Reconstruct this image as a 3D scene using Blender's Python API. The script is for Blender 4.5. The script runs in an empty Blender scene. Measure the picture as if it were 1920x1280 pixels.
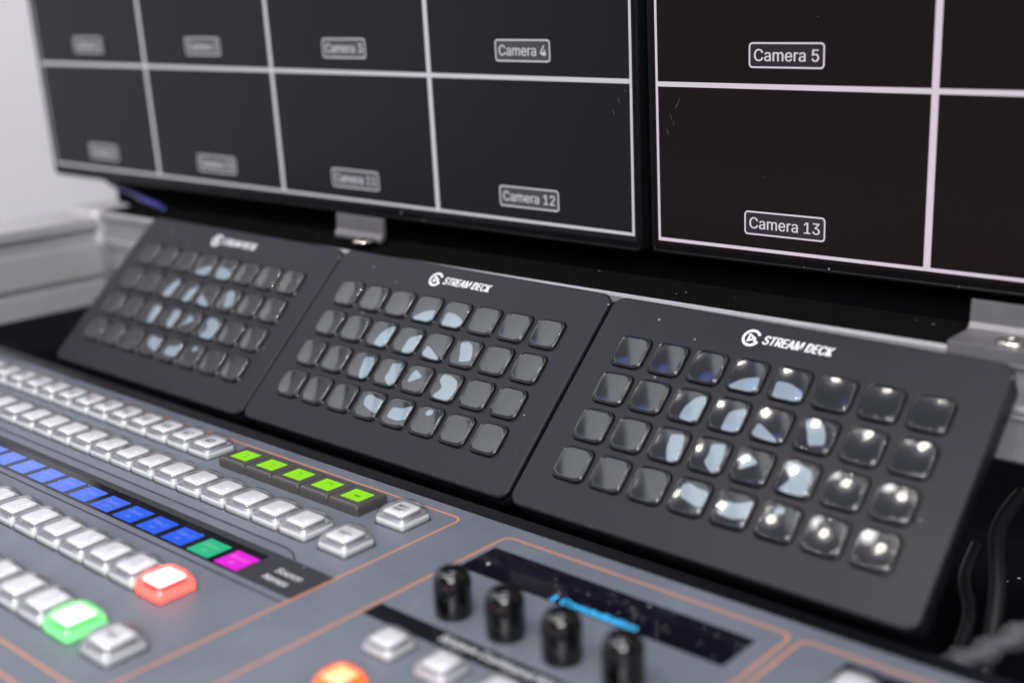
import bpy, math, random
from mathutils import Matrix, Vector
random.seed(7)
MM = 0.001
sc = bpy.context.scene

# ------------------------------------------------------------------ camera
cam_d = bpy.data.cameras.new('camera'); cam = bpy.data.objects.new('camera', cam_d)
sc.collection.objects.link(cam); sc.camera = cam
# world axes: +X along the console to the right, +Y away, +Z up; console top at z = 0 (metres)
cr = Vector((0.75223, 0.65835, -0.02695)); cdn = Vector((0.15699, -0.21880, -0.96306)); cf = Vector((-0.63992, 0.72021, -0.26794))
cam.matrix_world = Matrix(((cr.x, -cdn.x, -cf.x, 0), (cr.y, -cdn.y, -cf.y, 0), (cr.z, -cdn.z, -cf.z, 0.21037), (0, 0, 0, 1)))
cam_d.sensor_width = 36; cam_d.lens = 2291.43 / 1920 * 36
cam_d.clip_start = 0.02; cam_d.clip_end = 50
cam_d.dof.use_dof = True; cam_d.dof.focus_distance = 0.555; cam_d.dof.aperture_fstop = 4.0

# ------------------------------------------------------------------ world, lamps, exposure
w = bpy.data.worlds.new('World'); sc.world = w; w.use_nodes = True
_N = w.node_tree.nodes; _L = w.node_tree.links                    # soft room light: brighter overhead, dim towards the horizon
_tc = _N.new('ShaderNodeTexCoord'); _sp = _N.new('ShaderNodeSeparateXYZ'); _L.new(_tc.outputs['Generated'], _sp.inputs[0])
_mr = _N.new('ShaderNodeMapRange'); _mr.interpolation_type = 'SMOOTHSTEP'
for _i, _v in ((1, 0.0), (2, 0.95), (3, 0.10), (4, 0.36)): _mr.inputs[_i].default_value = _v
_L.new(_sp.outputs[2], _mr.inputs[0]); _bg = _N['Background']
_bg.inputs[0].default_value = (0.86, 0.87, 1.0, 1); _L.new(_mr.outputs[0], _bg.inputs[1])
def area(name, loc, target, sx, sy, power, col, shape='RECTANGLE'):
    d = bpy.data.lights.new(name, 'AREA'); d.shape = shape; d.size = sx
    if shape in ('RECTANGLE', 'ELLIPSE'): d.size_y = sy
    d.energy = power; d.color = col
    o = bpy.data.objects.new(name, d); sc.collection.objects.link(o); o.location = loc
    o.rotation_euler = (Vector(target) - Vector(loc)).to_track_quat('-Z', 'Y').to_euler()
    return o
area('ceiling_or_fill_panel', (-0.62, -0.86, 2.1), (-0.35, 0.35, 0), 0.5, 0.32, 17, (1.0, 0.98, 0.98))
area('ceiling_or_fill_panel', (-2.1, -0.45, 2.15), (-0.5, 0.35, 0), 2.0, 0.9, 14, (0.93, 0.95, 1.0))
area('ceiling_or_fill_panel', (0.55, -0.5, 2.2), (-0.4, 0.35, 0), 1.1, 0.5, 6, (0.98, 0.97, 1.0))
area('side_fill', (0.75, -1.05, 1.0), (-0.45, 0.3, 0), 0.9, 0.6, 36, (0.96, 0.97, 1.0))  # added fill from the camera side to brighten the button sides
area('blue_strip', (-1.50, 0.42, 2.1), (-0.35, 0.35, 0), 0.8, 0.26, 2.2, (0.20, 0.24, 1.0))
area('ceiling_or_fill_panel', (-0.95, 1.25, 1.7), (-1.5, 1.0, 0.0), 0.7, 0.7, 17, (0.97, 0.95, 1.0))  # added fill lamp aimed at the wall to brighten it
for lx, ly, lz, p in ((-0.80, -0.26, 1.5, 2.2), (-0.12, -0.15, 1.4, 3), (-0.08, 0.22, 1.4, 2.4), (-0.16, -0.66, 1.4, 3)):
    area('ceiling_spot', (lx, ly, lz), (-0.35, 0.35, 0), 0.08, 0.08, p, (1.0, 0.95, 0.88), 'DISK')
sc.view_settings.view_transform = 'Standard'; sc.view_settings.look = 'None'
sc.view_settings.exposure = 0; sc.view_settings.gamma = 1; sc.view_settings.use_curve_mapping = False
sc.render.engine = 'CYCLES'
sc.cycles.use_denoising = True
sc.cycles.sample_clamp_indirect = 4; sc.cycles.blur_glossy = 0.3
sc.cycles.max_bounces = 12; sc.cycles.transmission_bounces = 10; sc.cycles.transparent_max_bounces = 16

# ------------------------------------------------------------------ materials
def lin(r, g, b):
    f = lambda c: ((c / 255 + 0.055) / 1.055) ** 2.4 if c > 10 else c / 255 / 12.92
    return (f(r), f(g), f(b), 1)
def pmat(name, col, rough=0.5, metal=0.0, spec=0.5, coat=0.0, emis=None, estr=0.0, bump=0.0, bscale=400, bdist=0.0002,
         mott=0.0, mscale=60, dust=0.0, dscale=900, dustcol=(0.35, 0.35, 0.37, 1), stretch=None, rvar=0.0):
    m = bpy.data.materials.new(name); m.use_nodes = True; nt = m.node_tree; N = nt.nodes; L = nt.links
    b = N['Principled BSDF']; b.inputs['Base Color'].default_value = (*col[:3], 1); b.inputs['Roughness'].default_value = rough
    b.inputs['Metallic'].default_value = metal; b.inputs['Specular IOR Level'].default_value = spec
    b.inputs['Coat Weight'].default_value = coat; b.inputs['Coat Roughness'].default_value = 0.08
    if emis: b.inputs['Emission Color'].default_value = (*emis[:3], 1); b.inputs['Emission Strength'].default_value = estr
    tc = N.new('ShaderNodeTexCoord'); src = tc.outputs['Object']
    if stretch:
        mp = N.new('ShaderNodeMapping'); mp.inputs['Scale'].default_value = stretch; L.new(src, mp.inputs[0]); src = mp.outputs[0]
    base = None
    if mott:
        n = N.new('ShaderNodeTexNoise'); n.inputs['Scale'].default_value = mscale; n.inputs['Detail'].default_value = 6; n.inputs['Roughness'].default_value = 0.65; L.new(src, n.inputs[0])
        mr = N.new('ShaderNodeMapRange'); mr.inputs[1].default_value = 0.3; mr.inputs[2].default_value = 0.7; mr.inputs[3].default_value = 1 - mott; mr.inputs[4].default_value = 1 + mott
        L.new(n.outputs[0], mr.inputs[0])
        mx = N.new('ShaderNodeVectorMath'); mx.operation = 'SCALE'; mx.inputs[0].default_value = col[:3]; L.new(mr.outputs[0], mx.inputs['Scale']); base = mx.outputs[0]
        if rvar:
            r2 = N.new('ShaderNodeMapRange'); r2.inputs[1].default_value = 0.3; r2.inputs[2].default_value = 0.7; r2.inputs[3].default_value = rough - rvar; r2.inputs[4].default_value = rough + rvar
            L.new(n.outputs[0], r2.inputs[0]); L.new(r2.outputs[0], b.inputs['Roughness'])
    if dust:
        v = N.new('ShaderNodeTexVoronoi'); v.inputs['Scale'].default_value = dscale; v.inputs['Randomness'].default_value = 1; L.new(tc.outputs['Object'], v.inputs[0])
        th = N.new('ShaderNodeMath'); th.operation = 'LESS_THAN'; L.new(v.outputs['Distance'], th.inputs[0])
        sep = N.new('ShaderNodeSeparateColor'); L.new(v.outputs['Color'], sep.inputs[0])
        rr = N.new('ShaderNodeMapRange'); rr.inputs[1].default_value = 1 - dust; rr.inputs[2].default_value = 1; rr.inputs[3].default_value = 0; rr.inputs[4].default_value = 0.30
        L.new(sep.outputs[0], rr.inputs[0]); L.new(rr.outputs[0], th.inputs[1])
        mix = N.new('ShaderNodeMix'); mix.data_type = 'RGBA'; L.new(th.outputs[0], mix.inputs[0])
        if base: L.new(base, mix.inputs[6])
        else: mix.inputs[6].default_value = (*col[:3], 1)
        mix.inputs[7].default_value = dustcol; base = mix.outputs[2]
    if base: L.new(base, b.inputs['Base Color'])
    if bump:
        n = N.new('ShaderNodeTexNoise'); n.inputs['Scale'].default_value = bscale; n.inputs['Detail'].default_value = 3; L.new(src, n.inputs[0])
        bp = N.new('ShaderNodeBump'); bp.inputs['Strength'].default_value = bump; bp.inputs['Distance'].default_value = bdist
        L.new(n.outputs[0], bp.inputs['Height']); L.new(bp.outputs[0], b.inputs['Normal'])
    return m
def emat(name, col, s=1.0):
    return pmat(name, (0.01, 0.01, 0.012), 0.25, emis=col, estr=s)

M = {}
M['panel'] = pmat('console_grey', (0.122, 0.134, 0.165), 0.42, spec=0.45, mott=0.10, mscale=28, bump=0.35, bscale=2500, bdist=0.0001, dust=0.035, dscale=650, dustcol=(0.3, 0.3, 0.32, 1), rvar=0.07)
M['plate'] = pmat('console_dark_plate', (0.028, 0.029, 0.036), 0.45, spec=0.3, mott=0.06, dust=0.03, dscale=500)
M['orange'] = pmat('orange_print', (0.58, 0.22, 0.09), 0.5)
M['rear'] = pmat('console_rear_black', (0.005, 0.005, 0.011), 0.45, spec=0.12, dust=0.10, dscale=700, dustcol=(0.25, 0.25, 0.27, 1), bump=0.2, bscale=1200)
M['ink'] = pmat('white_print', (0.62, 0.63, 0.68), 0.5)
M['inkdark'] = pmat('black_print', (0.02, 0.02, 0.025), 0.5)
M['face'] = pmat('keypad_face', (0.0120, 0.0115, 0.0165), 0.40, spec=0.20, mott=0.25, mscale=11, dust=0.012, dscale=420, dustcol=(0.22, 0.22, 0.24, 1), bump=0.10, bscale=3500, bdist=0.00006, rvar=0.085)
M['black'] = pmat('black_plastic', (0.005, 0.005, 0.006), 0.45, spec=0.2)
M['rim'] = pmat('key_rim_black', (0.004, 0.004, 0.005), 0.14)
M['logo'] = pmat('logo_white', (0.75, 0.75, 0.80), 0.5)
M['keyscreen'] = pmat('key_screen', (0.008, 0.009, 0.013), 0.6, spec=0.1, emis=(0.05, 0.055, 0.075), estr=0.06)
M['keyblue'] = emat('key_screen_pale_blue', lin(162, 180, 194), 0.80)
M['white'] = pmat('button_white', (0.78, 0.78, 0.81), 0.45, mott=0.03, mscale=120)
M['knob'] = pmat('knob_black', (0.002, 0.002, 0.002), 0.06, spec=0.7)
M['olive'] = pmat('lime_key_cap', (0.060, 0.056, 0.052), 0.42, mott=0.06, mscale=200)
M['lime'] = emat('lime_window', lin(150, 236, 0), 0.95)
M['limedark'] = emat('lime_window_mark', lin(92, 170, 0), 0.9)
M['win'] = pmat('lcd_window', (0.004, 0.004, 0.007), 0.12, dust=0.05, dscale=600)
M['scr'] = pmat('oled_glass', (0.002, 0.002, 0.004), 0.06, spec=0.35, emis=(0.012, 0.009, 0.030), estr=0.22, dust=0.06, dscale=350, dustcol=(0.6, 0.6, 0.65, 1))
M['cyan'] = emat('oled_cyan', lin(60, 185, 250), 1.7)
M['bezel'] = pmat('monitor_bezel', (0.004, 0.004, 0.005), 0.35, spec=0.15, dust=0.02, dscale=500)
M['screenL'] = pmat('monitor_glass', (0.009, 0.008, 0.010), 0.28, spec=0.17, emis=(1.0, 0.94, 1.0), estr=0.004)
M['screenR'] = pmat('monitor_glass_darker', (0.006, 0.004, 0.004), 0.30, spec=0.26, emis=(1.0, 0.50, 0.58), estr=0.003)
M['lineL'] = emat('screen_white', lin(196, 196, 204), 1.0)
M['lineR'] = emat('screen_pinkish_white', lin(214, 200, 212), 1.0)
M['fill'] = emat('label_backing', lin(62, 60, 68), 1.0)
M['fillR'] = emat('label_backing_warm', lin(34, 26, 32), 1.0)
M['scratch'] = pmat('scratch', (0.22, 0.20, 0.22), 0.4)
M['alu'] = pmat('brushed_aluminium', (0.42, 0.41, 0.42), 0.42, metal=0.6, mott=0.08, mscale=60, stretch=(2, 30, 30), bump=0.2, bscale=60, rvar=0.06)
M['aluL'] = pmat('satin_aluminium', (0.44, 0.43, 0.44), 0.5, metal=0.35, mott=0.05, mscale=40)
M['alutop'] = pmat('rail_top_dark_reflection', (0.005, 0.005, 0.005), 0.85, spec=0.0, dust=0.008, dscale=500, dustcol=(0.20, 0.16, 0.12, 1))  # black monitor's reflection and shade painted in as a dark top, plus dust
M['bracket'] = pmat('dull_bracket_steel', (0.17, 0.165, 0.175), 0.42, metal=0.5, mott=0.10, mscale=80, bump=0.2, bscale=90)
M['steel'] = pmat('screw_steel', (0.62, 0.58, 0.50), 0.22, metal=1, mott=0.2, mscale=500)
M['wall'] = pmat('white_wall', (0.80, 0.775, 0.82), 0.8, mott=0.02, mscale=5)
M['desk'] = pmat('black_desk', (0.006, 0.006, 0.008), 0.9, spec=0.0, bump=0.5, bscale=500, dust=0.012, dscale=350, dustcol=(0.4, 0.4, 0.4, 1))
M['board'] = pmat('black_board', (0.004, 0.004, 0.005), 0.8, spec=0.03, bump=0.6, bscale=350, bdist=0.0006)
M['cable'] = pmat('black_cable', (0.008, 0.008, 0.009), 0.4)
M['braid'] = pmat('braided_sleeve', (0.045, 0.045, 0.055), 0.5, bump=1.0, bscale=700, bdist=0.001, mott=0.5, mscale=700)
M['blue'] = pmat('blue_cable', (0.03, 0.03, 0.22), 0.4)

def clear_mat(name, tint=(1, 1, 1, 1), rough=0.03, k=1.0):
    m = bpy.data.materials.new(name); m.use_nodes = True; nt = m.node_tree; N = nt.nodes; L = nt.links
    N.remove(N['Principled BSDF']); out = N['Material Output']
    t = N.new('ShaderNodeBsdfTransparent'); t.inputs[0].default_value = tint
    g = N.new('ShaderNodeBsdfGlossy'); g.inputs['Roughness'].default_value = rough
    fr = N.new('ShaderNodeFresnel'); fr.inputs[0].default_value = 1.5
    mu = N.new('ShaderNodeMath'); mu.operation = 'MULTIPLY'; mu.use_clamp = True; mu.inputs[1].default_value = k; L.new(fr.outputs[0], mu.inputs[0])
    mx = N.new('ShaderNodeMixShader'); L.new(mu.outputs[0], mx.inputs[0]); L.new(t.outputs[0], mx.inputs[1]); L.new(g.outputs[0], mx.inputs[2])
    L.new(mx.outputs[0], out.inputs[0]); return m
M['lens'] = clear_mat('key_lens_clear', (0.96, 0.97, 1, 1), 0.115, 1.5)
gm = clear_mat('clear_button_shell', (0.985, 0.985, 0.995, 1), 0.05, 1.4); _n = gm.node_tree.nodes; _l = gm.node_tree.links
_gl = _n.new('ShaderNodeBsdfGlass'); _gl.inputs['IOR'].default_value = 1.45; _gl.inputs['Roughness'].default_value = 0.02
_mx = _n.new('ShaderNodeMixShader'); _mx.inputs[0].default_value = 0.14; _o = _n['Material Output']
_l.new(_o.inputs[0].links[0].from_socket, _mx.inputs[1]); _l.new(_gl.outputs[0], _mx.inputs[2]); _l.new(_mx.outputs[0], _o.inputs[0])
M['shell'] = gm

# ------------------------------------------------------------------ helpers
def tag(o, label=None, cat=None, group=None, kind=None):
    if label: o['label'] = label
    if cat: o['category'] = cat
    if group: o['group'] = group
    if kind: o['kind'] = kind
    return o
def empty(name, mat):
    o = bpy.data.objects.new(name, None); sc.collection.objects.link(o); o.matrix_world = mat; o.empty_display_size = 0.02; return o
class MB:
    """mesh collector, coordinates in mm"""
    def __init__(s): s.v = []; s.f = []; s.mi = []; s.sm = []
    def add(s, vs, fs, mi=0, smooth=False):
        n = len(s.v); s.v += [tuple(c * MM for c in p) for p in vs]; s.f += [tuple(i + n for i in f) for f in fs]
        s.mi += [mi] * len(fs); s.sm += [smooth] * len(fs); return s
    def box(s, x0, x1, y0, y1, z0, z1, mi=0):
        v = [(x, y, z) for z in (z0, z1) for y in (y0, y1) for x in (x0, x1)]
        return s.add(v, [(0, 2, 3, 1), (4, 5, 7, 6), (0, 1, 5, 4), (2, 6, 7, 3), (0, 4, 6, 2), (1, 3, 7, 5)], mi)
    def loft(s, rings, cx=0, cy=0, n=5, cap0=True, cap1=True, mi=0, smooth=True):
        """rings: (hx, hy, r, z) rounded rectangles"""
        vs = []; k = 4 * (n + 1)
        for hx, hy, r, z in rings:
            r = min(r, hx, hy)
            for q, (sx, sy) in enumerate(((1, 1), (-1, 1), (-1, -1), (1, -1))):
                for i in range(n + 1):
                    a = math.pi / 2 * (q + i / n)
                    vs.append((cx + sx * (hx - r) + r * math.cos(a), cy + sy * (hy - r) + r * math.sin(a), z))
        fs = []
        for j in range(len(rings) - 1):
            for i in range(k):
                a = j * k + i; b = j * k + (i + 1) % k; fs.append((a, b, b + k, a + k))
        s.add(vs, fs, mi, smooth); base = len(s.v) - len(vs)
        if cap0: s.f.append(tuple(base + i for i in reversed(range(k)))); s.mi.append(mi); s.sm.append(False)
        if cap1: s.f.append(tuple(base + (len(rings) - 1) * k + i for i in range(k))); s.mi.append(mi); s.sm.append(False)
        return s
    def ribbon(s, path, wd, z, closed=False, mi=0):
        P = [Vector(p) for p in path]; n = len(P); vs = []
        for i, p in enumerate(P):
            a = P[(i - 1) % n] if (closed or i > 0) else p - (P[1] - p); b = P[(i + 1) % n] if (closed or i < n - 1) else p + (p - P[i - 1])
            d1 = (p - a).normalized(); d2 = (b - p).normalized(); t = (d1 + d2).normalized(); nn = Vector((-t.y, t.x))
            k = wd / 2 / max(0.35, nn.dot(Vector((-d1.y, d1.x))))
            vs += [(p.x + nn.x * k, p.y + nn.y * k, z), (p.x - nn.x * k, p.y - nn.y * k, z)]
        fs = [(2 * i, 2 * i + 1, (2 * i + 3) % (2 * n), (2 * i + 2) % (2 * n)) for i in range(n if closed else n - 1)]
        return s.add(vs, fs, mi)
    def tube(s, pts, r, n=10, mi=0):
        P = [Vector(p) for p in pts]; vs = []
        for i, p in enumerate(P):
            t = (P[min(i + 1, len(P) - 1)] - P[max(i - 1, 0)]).normalized()
            u = t.cross(Vector((0.1, 0.2, 1))).normalized(); v = t.cross(u)
            rr = r[i] if isinstance(r, (list, tuple)) else r
            vs += [tuple(p + rr * (math.cos(2 * math.pi * j / n) * u + math.sin(2 * math.pi * j / n) * v)) for j in range(n)]
        fs = [(i * n + j, i * n + (j + 1) % n, (i + 1) * n + (j + 1) % n, (i + 1) * n + j) for i in range(len(P) - 1) for j in range(n)]
        fs += [tuple(range(n)), tuple((len(P) - 1) * n + j for j in reversed(range(n)))]
        return s.add(vs, fs, mi, True)
    def poly(s, pts, z, mi=0): return s.add([(x, y, z) for x, y in pts], [tuple(range(len(pts)))], mi)
    def mesh(s, name, mats):
        me = bpy.data.meshes.new(name); me.from_pydata(s.v, [], s.f)
        for m in (mats if isinstance(mats, list) else [mats]): me.materials.append(m)
        me.polygons.foreach_set('material_index', s.mi); me.polygons.foreach_set('use_smooth', s.sm); me.update(); return me
def put(name, me, parent=None, loc=(0, 0, 0), bevel=0):
    o = bpy.data.objects.new(name, me); sc.collection.objects.link(o)
    if parent: o.parent = parent
    o.location = [c * MM for c in loc]
    if bevel:
        b = o.modifiers.new('bevel', 'BEVEL'); b.width = bevel * MM; b.segments = 3; b.limit_method = 'ANGLE'; b.harden_normals = False
    return o
def rrect(x0, x1, y0, y1, r, n=8):
    out = []
    for q, (cx, cy) in enumerate(((x1 - r, y1 - r), (x0 + r, y1 - r), (x0 + r, y0 + r), (x1 - r, y0 + r))):
        for i in range(n + 1):
            a = math.pi / 2 * (q + i / n); out.append((cx + r * math.cos(a), cy + r * math.sin(a)))
    return out
import os
try:
    FONT = bpy.data.fonts.load(os.path.join(bpy.utils.system_resource('DATAFILES'), 'fonts', 'Inter.woff2'))   # Blender's own interface font
except Exception:
    FONT = None
def text_geo(body, x0, x1, y0, y1, z, bold=0.0, shear=0.0, flip=False):
    """flat lettering fitted into a rectangle (mm)"""
    cu = bpy.data.curves.new('t', 'FONT'); cu.body = body
    if FONT: cu.font = FONT
    cu.size = 1; cu.shear = shear; cu.resolution_u = 4; cu.space_line = 0.9
    ob = bpy.data.objects.new('t', cu); sc.collection.objects.link(ob)
    dg = bpy.context.evaluated_depsgraph_get(); me = bpy.data.meshes.new_from_object(ob.evaluated_get(dg))
    vs = [v.co.copy() for v in me.vertices]; fs = [tuple(p.vertices) for p in me.polygons]
    ax = min(v.x for v in vs); bx = max(v.x for v in vs); ay = min(v.y for v in vs); by = max(v.y for v in vs)
    out = [(x0 + (v.x - ax) / (bx - ax) * (x1 - x0), y0 + (v.y - ay) / (by - ay) * (y1 - y0), z) for v in vs]
    bpy.data.objects.remove(ob); bpy.data.curves.remove(cu); bpy.data.meshes.remove(me)
    if bold:                                                        # heavier strokes: a second, slightly shifted set of letters
        d = bold * (y1 - y0) * 1.6; n = len(out)
        out = [(x - d, y, zz) for x, y, zz in out] + [(x + d, y, zz + 0.01) for x, y, zz in out]; fs = fs + [tuple(i + n for i in f) for f in fs]
    return out, fs

# ------------------------------------------------------------------ the setting
mb = MB().box(-1100, 500, -200, 900, -46, -40)
tag(put('desk', mb.mesh('desk', M['desk'])), kind='structure', label='black textured desk top under the equipment')
mb = MB().box(-1560, -1500, -900, 2600, -600, 900)
tag(put('wall', mb.mesh('wall', M['wall'])), kind='structure', label='pale out-of-focus wall left of the monitors')

# ------------------------------------------------------------------ switcher console
con = empty('switcher_console', Matrix.Translation((-0.4, 0.2, -0.04)))
tag(con, 'grey video switcher console with rows of clear white buttons and orange outlines', 'switcher console')
OFF = Vector((400, -200, 40))       # child coordinates are written in world mm and moved by this
def cput(name, mb_or_me, mats=None, parent=None, loc=(0, 0, 0), bevel=0):
    me = mb_or_me.mesh(name, mats) if isinstance(mb_or_me, MB) else mb_or_me
    if parent is None: return put(name, me, con, Vector(loc) + OFF, bevel)
    return put(name, me, parent, loc, bevel)
YE = 350.5
cput('housing', MB().box(-1000, 120, -60, YE, -40, 0), M['panel'], bevel=1.2)
prof = [(YE, -1.6), (352.5, -1.8), (356, -3.0), (364, -8.0), (380, -13.0), (380, -39.5), (YE, -39.5)]
mb = MB(); n = len(prof)
mb.add([(x, y, z) for x in (-1000, 120) for y, z in prof], [(i, (i + 1) % n, (i + 1) % n + n, i + n) for i in range(n)] + [tuple(range(n)), tuple(n + i for i in reversed(range(n)))])
cput('rear_edge', mb, M['rear'])
# orange printed outlines
mb = MB()
mb.ribbon(rrect(-1400, -335, 167.5, 342.3, 4), 0.9, 0.06, True)
mb.ribbon(rrect(-308.2, -178.6, 120, 340.7, 4), 0.9, 0.06, True)
mb.ribbon(rrect(-174.6, 60, 120, 340.3, 4), 0.9, 0.06, True)
mb.ribbon(rrect(-1400, -335, -20, 156.5, 4), 0.9, 0.06, True)
# keep the prints on the housing only
mb.v = [(max(p[0], -0.999), p[1], p[2]) for p in mb.v]
cput('orange_outline', mb, M['orange'])
# source-name strip
cput('name_strip_plate', MB().loft([(331.5, 10.8, 1, 0.0), (331.5, 10.8, 1, 0.25)], -667, 261.2), M['plate'])
cput('display_window', MB().loft([(314, 8.8, 0.6, 0.25), (314, 8.8, 0.6, 0.4)], -684.5, 259.2), M['win'])
mb = MB()
mb.ribbon([(-999, 277.6), (-372, 277.6), (-366, 276.2), (-360, 272.4)], 0.7, 0.35); mb.ribbon([(-999, 246.5), (-335.5, 246.5)], 0.6, 0.35)
cput('strip_groove', mb, M['plate'])
X0, P = -378.5, 18.5
blue = lin(16, 92, 232)
for i in range(21):
    if i == 0: c = lin(232, 0, 222)
    elif i == 1: c = lin(16, 186, 132)
    else:
        k = min(1, max(0, (i - 4) / 5)); a, b = lin(14, 90, 236), lin(92, 132, 245); c = tuple(a[j] * (1 - k) + b[j] * k for j in range(3)) + (1,)
    t = cput('source_display', MB().loft([(7.1, 6.1, 0.4, 0.4), (7.1, 6.1, 0.4, 0.55)]), emat('display_colour', c, 1.0), loc=(X0 + 0.9 - P * i, 257.6, 0))
    word = 'Camera' if i > 3 else ['Record', 'Preview', 'Files 2', 'Files 1'][i]
    if i < 12:
        c2 = tuple(min(1, v * 0.8 + 0.18) for v in c[:3]) + (1,)
        a = MB().add(*text_geo(word, -5.2, 4.6, 0.4, 3.2, 0.6)); a.add(*text_geo(str(18 - i) if i > 3 else 'main', -2, 1.5, -3.4, -1.2, 0.6))
        cput('display_text', a, emat('display_text', c2, 1.0), parent=t)
mb = MB().add(*text_geo('Source', -358.6, -344, 261.0, 264.6, 0.32, 0.01)); mb.add(*text_geo('Names', -358.6, -345, 254.8, 258.2, 0.32, 0.01))
cput('printed_text', mb, M['ink'])

# clear white buttons
core_rings = [(8.3, 8.3, 1.3, 0.0), (8.2, 8.2, 1.5, 3.3), (7.9, 7.9, 1.5, 4.0), (7.5, 7.5, 1.4, 4.2), (7.3, 6.9, 1.2, 0.6), (6.1, 6.1, 1.2, 0.6), (5.9, 5.9, 1.5, 5.6), (5.6, 5.6, 1.5, 5.8)]
shell_rings = [(8.36, 8.36, 1.9, 3.3), (8.2, 8.2, 3.2, 5.0), (7.85, 7.85, 4.6, 6.2), (7.3, 7.3, 5.6, 7.1), (6.5, 6.5, 5.8, 7.6), (5.4, 5.4, 5.0, 7.8), (3.0, 3.0, 2.9, 7.9)]
M['edgeshade'] = pmat('plate_edge_shade', (0.30, 0.30, 0.33), 0.2)  # shadow and refraction line under the top plate, put into the colour
def core_loft(edge, top):
    m = MB().loft(core_rings[:6], cap1=False)
    m.loft([core_rings[5], (6.0, 6.0, 1.5, 5.2)], cap0=False, cap1=False, mi=edge)  # band with the painted shade line, a deeper colour on lit buttons
    return m.loft([(6.0, 6.0, 1.5, 5.2)] + core_rings[6:], cap0=False, mi=top)
core_me = core_loft(1, 0).mesh('core', [M['white'], M['edgeshade']])
_sm = MB().loft(shell_rings, n=7, cap0=False)
shell_me = _sm.mesh('clear_shell', M['shell'])
base_me = MB().loft([(8.75, 8.75, 1.2, 0.0), (8.75, 8.75, 1.2, 0.12)]).mesh('button', M['black'])
red_core = [pmat('red_lit_core', (0.8, 0.1, 0.1), 0.5, emis=(1.0, 0.15, 0.11), estr=1.5), pmat('red_lit_top', (0.8, 0.5, 0.5), 0.5, emis=(1, 0.62, 0.58), estr=2.6), pmat('red_lit_edge', (0.4, 0.05, 0.05), 0.4, emis=(1.0, 0.05, 0.03), estr=0.7)]
grn_core = [pmat('green_lit_core', (0.1, 0.8, 0.2), 0.5, emis=(0.36, 1.0, 0.40), estr=0.68), pmat('green_lit_top', (0.5, 0.8, 0.5), 0.5, emis=(0.62, 1, 0.66), estr=1.6), pmat('green_lit_edge', (0.05, 0.4, 0.05), 0.4, emis=(0.12, 0.7, 0.16), estr=0.6)]
org_core = [pmat('orange_lit_core', (0.8, 0.3, 0.1), 0.5, emis=(1.0, 0.10, 0.005), estr=1.3), pmat('orange_lit_top', (0.8, 0.5, 0.3), 0.5, emis=(1, 0.42, 0.16), estr=1.15), pmat('orange_lit_edge', (0.4, 0.1, 0.02), 0.4, emis=(1.0, 0.08, 0.0), estr=0.9)]
def lit_mesh(mats):
    return core_loft(2, 1).mesh('lit_core', mats)
def button(x, y, txt=None, core=None, label=None, scale=1.0, ty=(-2.4, 2.4), tx=3.6):
    b = cput('button', base_me, loc=(x, y, 0))
    if label: b['label'] = label
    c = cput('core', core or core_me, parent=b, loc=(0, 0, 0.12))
    s = cput('clear_shell', shell_me, parent=b, loc=(0, 0, 0.12))
    if scale != 1: b.scale = (scale, scale, scale * 0.95)
    if txt: cput('button_text', MB().add(*text_geo(txt, -tx, tx, ty[0], ty[1], 6.05, 0.02)), M['inkdark'], parent=b)
    return b
YA, YB, YC, YD = 325.2, 293.6, 225.6, 188.6
for i in range(6, 23): button(X0 - P * i, YA, str(54 - i), ty=(-2, 2), tx=2.8)
for i in range(0, 22): button(X0 - P * i, YB)
for i in range(0, 10):
    button(X0 - P * i, YC, core=lit_mesh(red_core) if i == 0 else None, label='button lit red' if i == 0 else None)
for i in range(0, 6):
    button(X0 - P * i, YD, core=lit_mesh(grn_core) if i == 0 else None, label='button lit green' if i == 0 else None)
button(-353.5, YB, 'SHIFT', ty=(-1, 1), label='white button marked SHIFT')
button(-353.5, YD, 'SHIFT', ty=(-1, 1), label='white button marked SHIFT')
button(-353.5, YA, 'DEST\nSHIFT', label='white button marked DEST SHIFT')
# lime lit dark caps
for i in range(5):
    cx = -381.6 - 19.85 * i
    b = cput('lime_button', MB().loft([(9.7, 9.0, 0.8, 0.0), (9.7, 9.0, 0.8, 3.4), (9.3, 8.6, 0.9, 4.5), (8.5, 7.8, 0.9, 5.0), (6.5, 5.2, 0.3, 5.0), (6.4, 5.1, 0.3, 4.5)], smooth=False), M['olive'], loc=(cx, 325.0, 0.02))
    cput('lit_window', MB().loft([(6.4, 5.1, 0.3, 4.5), (6.4, 5.1, 0.3, 4.55)]), M['lime'], parent=b)
    mk = MB()
    if i == 0: mk.loft([(2.0, 0.8, 0.7, 4.6), (2.0, 0.8, 0.7, 4.62)], 0.3, -0.3)
    elif i == 1: mk.ribbon([(1.8 * math.cos(a / 10), 1.1 + 1.2 * math.sin(a / 10)) for a in range(-8, 36, 4)], 0.5, 4.62)
    else: mk.ribbon([(-1.6, 1.4), (-0.4, 1.8), (0.9, 1.3)], 0.5, 4.62); mk.ribbon([(0.6, -1.4), (1.6, -1.0)], 0.8, 4.62)
    cput('window_mark', mk, M['limedark'], parent=b)
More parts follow.
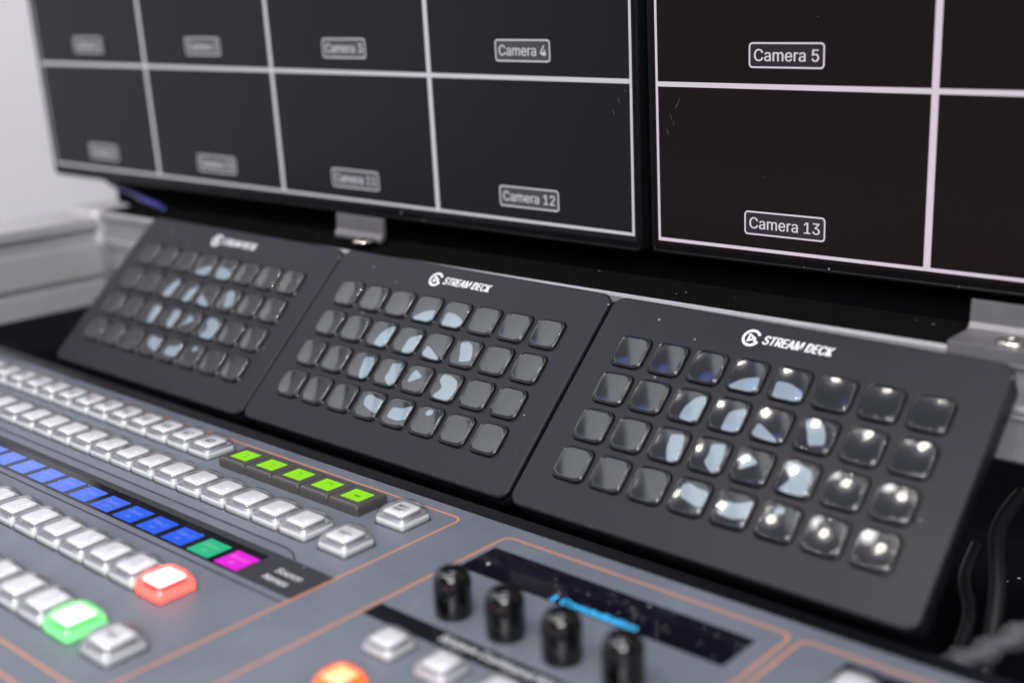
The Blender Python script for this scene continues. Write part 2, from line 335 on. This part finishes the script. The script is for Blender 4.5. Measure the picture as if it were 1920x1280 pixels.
# menu section: display, knobs, bar, buttons
d = cput('menu_display', MB().loft([(59.2, 10.6, 0.8, 0.0), (59.2, 10.6, 0.8, 0.3)]), M['scr'], loc=(-245.8, 319.2, 0))
mb = MB().add(*text_geo('1 Constellation', -14.5, 23.5, -10.2, -6.2, 0.4, 0.03))
cput('display_text', mb, M['cyan'], parent=d)
mb = MB()
for k in range(30):
    x = random.uniform(-25, 56); y = random.uniform(-8, 9); a = random.uniform(0.9, 1.9); l = random.uniform(0.3, 1.1) if k % 4 else random.uniform(4, 9)
    mb.ribbon([(x, y), (x + l * math.cos(a + 1.3), y + l * 0.5 * math.sin(a + 1.3))], 0.20 if k % 4 else 0.05, 0.36)
cput('scratches_or_glints', mb, M['ink'], parent=d)  # dust and scratches, drawn in white to paint in reflected streaks
cput('title_bar', MB().loft([(63.5, 4.6, 0.4, 0.0), (63.5, 4.6, 0.4, 0.12)], -243.2, 264.6), M['win'])
cput('printed_text', MB().add(*text_geo('System Command Menu', -272, -216, 262.2, 267.2, 0.2, 0.01)), M['ink'])
kr = [(6.6, 0.0), (6.8, 1.0), (6.95, 3), (7.0, 9), (6.9, 12.6)] + [(0.01 + 6.75 * math.cos(a) ** 0.6, 13 + 5.0 * math.sin(a)) for a in [math.radians(7 + 83 * q / 10) for q in range(11)]]
mb = MB(); nk = 36; vs = []
for r, z in kr:
    for j in range(nk):
        rr = r - (0.22 if (j % 2 and 1.3 < z < 11) else 0)
        vs.append((rr * math.cos(2 * math.pi * j / nk), rr * math.sin(2 * math.pi * j / nk), z))
mb.add(vs, [(i * nk + j, i * nk + (j + 1) % nk, (i + 1) * nk + (j + 1) % nk, (i + 1) * nk + j) for i in range(len(kr) - 1) for j in range(nk)], 0, True)
knob_me = mb.mesh('knob', M['knob'])
for i in range(4): cput('knob', knob_me, loc=(-280.6 + 25 * i, 280.2, 0.0))
for i in range(4): button(-280.5 + 25 * i, 248.6, scale=0.80)
button(-275.5, 222.5, core=lit_mesh(org_core), label='button lit orange', scale=0.76); button(-250.5, 222.5, core=lit_mesh(org_core), label='button lit orange', scale=0.76)
cput('title_bar', MB().loft([(60, 4.6, 0.4, 0.0), (60, 4.6, 0.4, 0.12)], -96.5, 331.3), M['win'])
for i in range(2): button(-146 + 20 * i, 319, scale=0.8)

# ------------------------------------------------------------------ macro keypads
RD = ((0.99975, 0.00527, -0.02158), (0.01852, -0.73427, 0.67861), (-0.01227, -0.67884, -0.73418))
OD = Vector((-303.16, 420.33, 60.26))
def frame(R, O):
    X = Vector([R[i][0] for i in range(3)]); Y = -Vector([R[i][1] for i in range(3)]); Z = X.cross(Y).normalized(); Y = Z.cross(X)
    return Matrix(((X.x, Y.x, Z.x, O[0] * MM), (X.y, Y.y, Z.y, O[1] * MM), (X.z, Y.z, Z.z, O[2] * MM), (0, 0, 0, 1)))
FD = frame(RD, OD)
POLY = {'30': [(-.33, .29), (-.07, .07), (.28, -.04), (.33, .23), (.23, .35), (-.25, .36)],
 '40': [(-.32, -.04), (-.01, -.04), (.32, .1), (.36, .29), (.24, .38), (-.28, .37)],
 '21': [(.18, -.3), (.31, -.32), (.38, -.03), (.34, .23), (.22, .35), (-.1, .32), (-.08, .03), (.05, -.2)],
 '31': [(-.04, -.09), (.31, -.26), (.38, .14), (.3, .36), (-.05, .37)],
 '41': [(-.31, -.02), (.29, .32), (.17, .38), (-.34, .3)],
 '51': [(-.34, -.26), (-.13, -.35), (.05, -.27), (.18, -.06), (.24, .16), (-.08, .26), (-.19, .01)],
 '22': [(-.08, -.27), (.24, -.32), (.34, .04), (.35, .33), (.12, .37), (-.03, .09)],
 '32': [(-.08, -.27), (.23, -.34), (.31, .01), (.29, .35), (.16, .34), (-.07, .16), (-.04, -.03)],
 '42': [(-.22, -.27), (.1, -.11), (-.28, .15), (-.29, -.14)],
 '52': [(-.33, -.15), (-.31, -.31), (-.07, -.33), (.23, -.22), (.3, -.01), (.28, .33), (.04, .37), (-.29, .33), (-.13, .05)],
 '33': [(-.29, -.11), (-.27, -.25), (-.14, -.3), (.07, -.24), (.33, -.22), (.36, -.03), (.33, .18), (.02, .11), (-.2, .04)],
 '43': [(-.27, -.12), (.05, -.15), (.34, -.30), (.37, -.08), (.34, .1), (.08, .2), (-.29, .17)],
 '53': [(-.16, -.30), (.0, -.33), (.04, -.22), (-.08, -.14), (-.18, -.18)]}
rim_me = MB().loft([(8.45, 8.45, 3.9, 0.0), (8.45, 8.45, 3.9, 0.05), (8.1, 8.1, 3.6, 0.1), (8.05, 8.05, 3.6, 0.9), (7.8, 7.8, 3.5, 1.35), (7.35, 7.35, 3.3, 1.45), (7.1, 7.1, 3.2, 1.1), (7.1, 7.1, 3.2, 0.3)], n=7, cap1=False).mesh('key', M['rim'])  # wider black base paints the shadow in the gap around the key
def outline(t):
    P = rrect(-7.3 * t, 7.3 * t, -7.3 * t, 7.3 * t, 3.4 * t, 6); out = []
    for i, p in enumerate(P):
        q = P[(i + 1) % len(P)]; out.append(p)
        if i % 7 == 6: out += [(p[0] + (q[0] - p[0]) * k / 7, p[1] + (q[1] - p[1]) * k / 7) for k in range(1, 7)]
    return out
def lens_mesh():
    m = MB(); ts = [1.0, .985, .965, .94, .91, .87, .82, .76, .69, .6, .5, .4, .3, .2, .1, .02]; nn = 10; vs = []
    for t in ts:
        for x, y in outline(t):
            e = min(1, (1 - t) / 0.10); rim = 0.42 * (1 - e) ** 2                 # rounded shoulder
            dish = 1.15 + 0.0070 * (x * x + y * y)
            vs.append((x, y, min(dish, 1.15 + 0.0070 * 62) - rim))
    k = len(outline(1))
    m.add(vs, [(a * k + i, a * k + (i + 1) % k, (a + 1) * k + (i + 1) % k, (a + 1) * k + i) for a in range(len(ts) - 1) for i in range(k)] + [tuple((len(ts) - 1) * k + i for i in range(k))], 0, True)
    return m.mesh('lens', M['lens'])
lens_me = lens_mesh()
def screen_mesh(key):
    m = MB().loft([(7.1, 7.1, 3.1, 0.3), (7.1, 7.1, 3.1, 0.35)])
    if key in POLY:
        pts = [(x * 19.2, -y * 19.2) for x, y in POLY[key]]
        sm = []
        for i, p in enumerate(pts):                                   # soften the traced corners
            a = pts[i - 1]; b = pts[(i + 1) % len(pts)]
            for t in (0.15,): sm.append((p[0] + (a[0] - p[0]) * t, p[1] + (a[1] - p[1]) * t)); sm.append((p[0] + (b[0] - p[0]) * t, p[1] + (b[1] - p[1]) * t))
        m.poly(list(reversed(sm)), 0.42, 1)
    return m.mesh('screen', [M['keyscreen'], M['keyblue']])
SM = {('%d%d' % (c, r)): screen_mesh('%d%d' % (c, r)) for r in range(4) for c in range(8)}
face_me = None
def keypad(dx, dy, label):
    root = empty('macro_keypad', FD @ Matrix.Translation((dx * MM, -dy * MM, 0)))
    tag(root, label, 'keypad', 'macro keypads standing in a row behind the console')
    x0, x1, y0, y1 = -22.6, 157.9, -82.2, 27.5
    cx, cy, hx, hy = (x0 + x1) / 2, (y0 + y1) / 2, (x1 - x0) / 2, (y1 - y0) / 2
    put('faceplate', MB().loft([(hx, hy, 6, -3.0), (hx, hy, 6, -0.8), (hx - 0.3, hy - 0.3, 6, -0.25), (hx - 0.9, hy - 0.9, 5.6, 0.0)], cx, cy, n=10).mesh('faceplate', M['face']), root)
    put('body', MB().loft([(hx - 3, hy - 3, 6, -14), (hx - 0.6, hy - 0.6, 6, -12), (hx - 0.5, hy - 0.5, 6, -3.0)], cx, cy, n=10).mesh('body', M['black']), root)
    mb = MB().add(*text_geo('STREAM DECK', 56.9, 88.2, 16.3, 20.6, 0.05, 0.022, 0.22))
    put('logo_text', mb.mesh('logo_text', M['logo']), root)
    mb = MB(); gx, gy = 51.1, 18.3
    mb.ribbon([(gx + 3.6 * math.cos(a), gy + 3.6 * math.sin(a)) for a in [math.radians(28 + 300 * k / 40) for k in range(41)]] + [(gx + 1.6, gy - 0.9)], 1.05, 0.05)
    mb.ribbon([(gx - 1.1, gy - 1.5), (gx - 1.1, gy + 1.6), (gx + 1.7, gy)], 0.75, 0.06, True)
    put('logo_mark', mb.mesh('logo_mark', M['logo']), root)
    for r in range(4):
        for c in range(8):
            k = put('key', rim_me, root, (19.2 * c, -19.2 * r, 0.02))
            put('screen', SM['%d%d' % (c, r)], k); put('lens', lens_me, k)
    return root
keypad(0, 0, 'right macro keypad, nearest the camera and beside the cables, with sharp lettering')
keypad(-182.1, -0.3, 'middle macro keypad, between the other two, behind the lime lit buttons')
keypad(-363.5, 0.6, 'blurred left macro keypad farthest away, beside the aluminium side rail')

# ------------------------------------------------------------------ monitors
def monitor(R, O, label, side):
    root = empty('monitor', frame(R, O)); tag(root, label, 'monitor', 'monitors mounted side by side')
    H, Wd = 74.25, 132.0
    x0, x1, y0, y1 = -4.9, 532.9, -83.2 if side == 'L' else -81.8, 228
    cx, cy, hx, hy = (x0 + x1) / 2, (y0 + y1) / 2, (x1 - x0) / 2, (y1 - y0) / 2
    put('bezel', MB().loft([(hx - 2, hy - 2, 3, -38), (hx, hy, 3, -34), (hx, hy, 3, -0.6), (hx - 0.5, hy - 0.5, 2.8, 0), (hx - 1.6, hy - 1.6, 2, 0), (hx - 1.8, hy - 1.8, 2, -0.5)], cx, cy).mesh('bezel', M['bezel']), root)
    sx0, sx1, sy0, sy1 = -1.5, 529.5, -H - 1.2 - (2.6 if side == 'L' else 1.6), 224.5
    put('screen', MB().box(sx0, sx1, sy0, sy1, -0.5, -0.3).mesh('screen', M['screen' + side]), root)
    ln = M['lineL'] if side == 'L' else M['lineR']
    g = MB(); z = -0.2
    def bar(a, b, c, d, zz): g.add([(a, c, zz), (b, c, zz), (b, d, zz), (a, d, zz)], [(0, 1, 2, 3)])
    top = 3 * H
    for c in range(1, 4): bar(c * Wd - 1.5, c * Wd + 1.5, -H - 0.9, top, z)
    bar(-0.6, 0.6, -H - 0.9, top, z); bar(527.2, 528.6, -H - 0.9, top, z)
    for r in (0, 1, 2, 3): bar(0.6, 527.2, r * H - 1.15, r * H + 1.15, z + 0.03)
    bar(0.6, 527.2, -H - 0.9, -H + 0.7, z + 0.03)
    put('grid_lines', g.mesh('grid_lines', ln), root)
    nums = ((1, 2, 3, 4), (9, 10, 11, 12)) if side == 'L' else ((5, 6, 7, 8), (13, 14, 15, 16))
    for r in range(2):
        for c in range(4):
            mx = c * Wd + 66; my = 13.6 if r == 0 else -61.9; wd = 18.0 if nums[r][c] < 10 else 20.0
            p = MB(); p.poly(rrect(mx - wd, mx + wd, my - 5.6, my + 5.6, 1.6), -0.22)
            lb = put('name_label', p.mesh('name_label', M['fill'] if side == 'L' else M['fillR']), root)
            t = MB().ribbon(rrect(mx - wd + .4, mx + wd - .4, my - 5.2, my + 5.2, 1.5), 0.75, -0.15, True)
            t.add(*text_geo('Camera %d' % nums[r][c], mx - wd + 2.7, mx + wd - 2.7, my - 2.6, my + 2.7, -0.15, 0.012))
            put('label_text', t.mesh('label_text', ln), lb)
    s = MB()
    for px, py, a, l in ([(520, -8, 1.1, 3), (517, -14, 1.2, 2.4), (524, -4, .8, 1.5)] if side == 'L' else [(7, -14, 1.2, 3), (10, -11, -1.1, 5), (9, -17, 1.8, 2), (5, -21, 1.2, 2.5), (55, -40, .6, 1.4), (80, 30, .4, 1)]):
        s.ribbon([(px, py), (px + l * .5 * math.cos(a) + .2, py - l * .5 * math.sin(a)), (px + l * math.cos(a), py - l * math.sin(a))], 0.11, -0.1)
    put('scratches_or_glints', s.mesh('scratches_or_glints', M['scratch']), root)
RL = ((0.99964, -0.0075, -0.02569), (0.02599, 0.04203, 0.99878), (-0.00642, -0.99909, 0.04221)); OL = (-876.5, 468.8, 175.5)
RR = ((0.9989, -0.00593, -0.04655), (0.0468, 0.05234, 0.99753), (-0.00348, -0.99861, 0.05256)); ORR = (-335.2, 484.5, 171.1)
monitor(RL, OL, 'left monitor, its screen showing camera 1 to 4 over camera 9 to 12', 'L')
monitor(RR, ORR, 'right monitor, its screen showing camera 5 and camera 13 labels in focus', 'R')
# ------------------------------------------------------------------ rails, brackets, board, cables
def sweep(prof, axis, a, b, mats, name, label, mi=None):
    m = MB(); n = len(prof)
    f = (lambda t, p: (t, p[0], p[1])) if axis == 'x' else (lambda t, p: (p[0], t, p[1]))
    m.add([f(t, (p[0], p[1] + (0.0045 * (t + 175) if axis == 'x' else 0))) for t in (a, b) for p in prof], [(i, (i + 1) % n, (i + 1) % n + n, i + n) for i in range(n)] + [tuple(range(n)), tuple(n + i for i in reversed(range(n)))])
    if mi:
        for i in mi: m.mi[i] = 1
    o = put(name, m.mesh(name, mats), bevel=0.35); tag(o, label, 'rail'); return o
pr = [(446, 79.6), (444.6, 78.6), (444.6, 75.0), (447.5, 74.2), (447.5, 59.6), (445.6, 58.8), (445.6, 57.4), (447, 57.0), (447, 56.2), (445.6, 55.8), (445.6, 54.6), (447.2, 54), (447.2, 38), (449, 36.5), (482, 36.5), (482, 79.6)]
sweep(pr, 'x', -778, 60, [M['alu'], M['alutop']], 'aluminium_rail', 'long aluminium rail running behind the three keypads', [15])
pl = [(-775.5, 72.6), (-775.5, 66), (-782, 65), (-782, 56), (-775.5, 55), (-775.5, 33.5), (-781, 32.6), (-781, 29.4), (-775.5, 28.6), (-775.5, 13), (-820, 13), (-820, 73)]
sweep(pl, 'y', 150, 441, [M['aluL']], 'aluminium_rail', 'short blurred aluminium side rail left of the keypads')
c = put('corner_post', MB().loft([(16, 16, 5, 0), (16, 16, 5, 76), (14, 14, 5, 78)], 0, 0).mesh('corner_post', M['aluL']), None, (-794.5, 457.3, 0)); tag(c, 'blurred aluminium corner post where the two rails meet', 'post')
def bracket(x, label):
    root = empty('mounting_bracket', Matrix.Translation((x * MM, 0.446, 0.0797))); tag(root, label, 'bracket', 'brackets holding the monitors')
    pf = [(-1.8, -3.0), (-1.8, 2.0), (15, 2.0), (18.2, 2.8), (19.6, 5.0), (20, 13.6), (21.8, 13.6), (21.6, 4.2), (20, 1.2), (17, 0.05), (-0.2, 0.05), (-0.2, -3.0)]
    m = MB(); n = len(pf); fy = 17.5 if x < -300 else -9; pf = [(max(y, fy), z) for y, z in pf] if x < -300 else pf; vs = [(xx, y, z) for xx in (0, 39.5 if x < -300 else 60) for y, z in pf]
    m.add(vs, [(i, (i + 1) % n, (i + 1) % n + n, i + n) for i in range(n)] + [tuple(range(n)), tuple(n + i for i in reversed(range(n)))])
    put('plate', m.mesh('plate', M['bracket']), root, bevel=0.2)
    s = MB(); nk = 28; rr = [(6.6, 0), (6.8, 0.5), (6.6, 1.2), (5.6, 1.9), (2.4, 2.1)]
    s.add([(r * math.cos(2 * math.pi * j / nk), r * math.sin(2 * math.pi * j / nk), z) for r, z in rr for j in range(nk)],
          [(i * nk + j, i * nk + (j + 1) % nk, (i + 1) * nk + (j + 1) % nk, (i + 1) * nk + j) for i in range(4) for j in range(nk)], 0, True)
    s.add([((2.4 if j % 2 else 2.0) * math.cos(math.pi / 6 * j), (2.4 if j % 2 else 2.0) * math.sin(math.pi / 6 * j), 1.2) for j in range(12)], [tuple(range(12))])
    put('screw', s.mesh('screw', M['steel']), root, (21 if x > -300 else 36, 8.2, 2.0))
bracket(-173, 'bracket with a steel screw under the right monitor, at the right edge')
bracket(-549, 'blurred bracket under the left monitor, above the gap between keypads')
b = put('backing_board', MB().box(-870, 60, 515, 525, 30, 150).mesh('backing_board', M['board'])); tag(b, 'black textured board behind the rail, below the monitors', 'board')
def curve(pts, n=8):
    out = []; P = [Vector(p) for p in pts]; P = [P[0]] + P + [P[-1]]
    for i in range(1, len(P) - 2):
        for k in range(n):
            t = k / n; a, b, c, d = P[i - 1:i + 3]
            out.append(0.5 * ((2 * b) + (c - a) * t + (2 * a - 5 * b + 4 * c - d) * t * t + (3 * b - a - 3 * c + d) * t ** 3))
    return out + [P[-2]]
def cable(pts, r, mat, label, cat='cable', name='cable', grp=None):
    o = put(name, MB().tube(curve(pts), r).mesh(name, mat)); return tag(o, label, cat, grp)
cable([(-150, 475, 15), (-152, 455, 5), (-142, 430, -8), (-135, 405, -22), (-130, 380, -34), (-128, 350, -36)], 3.2, M['cable'], 'thin black cable curving down beside the right keypad', grp='black cables behind the console')
cable([(-165, 470, -10), (-160, 445, -14), (-150, 425, -20), (-146, 395, -30), (-150, 375, -36)], 2.6, M['cable'], 'second thin black cable, closer to the right keypad edge', grp='black cables behind the console')
cable([(-118, 470, 20), (-122, 452, 6), (-128, 434, -8), (-116, 412, -24), (-112, 392, -35), (-104, 372, -36)], 2.8, M['cable'], 'black cable farthest right, looping down to the braided sleeve', grp='black cables behind the console')
cable([(-175, 380, -33), (-155, 388, -28), (-138, 400, -20), (-120, 420, -10), (-95, 440, -6), (-70, 450, -10)], [5 + 1.2 * math.sin(i * 1.9) for i in range(41)], M['braid'], 'thick braided black cable sleeve in the lower right corner', name='cable_sleeve')
cable([(-900, 508, 96), (-880, 505, 92), (-850, 500, 84), (-810, 492, 81), (-770, 478, 80.5), (-735, 468, 80)], 2.2, M['blue'], 'blurred blue cable behind the corner of the rails')
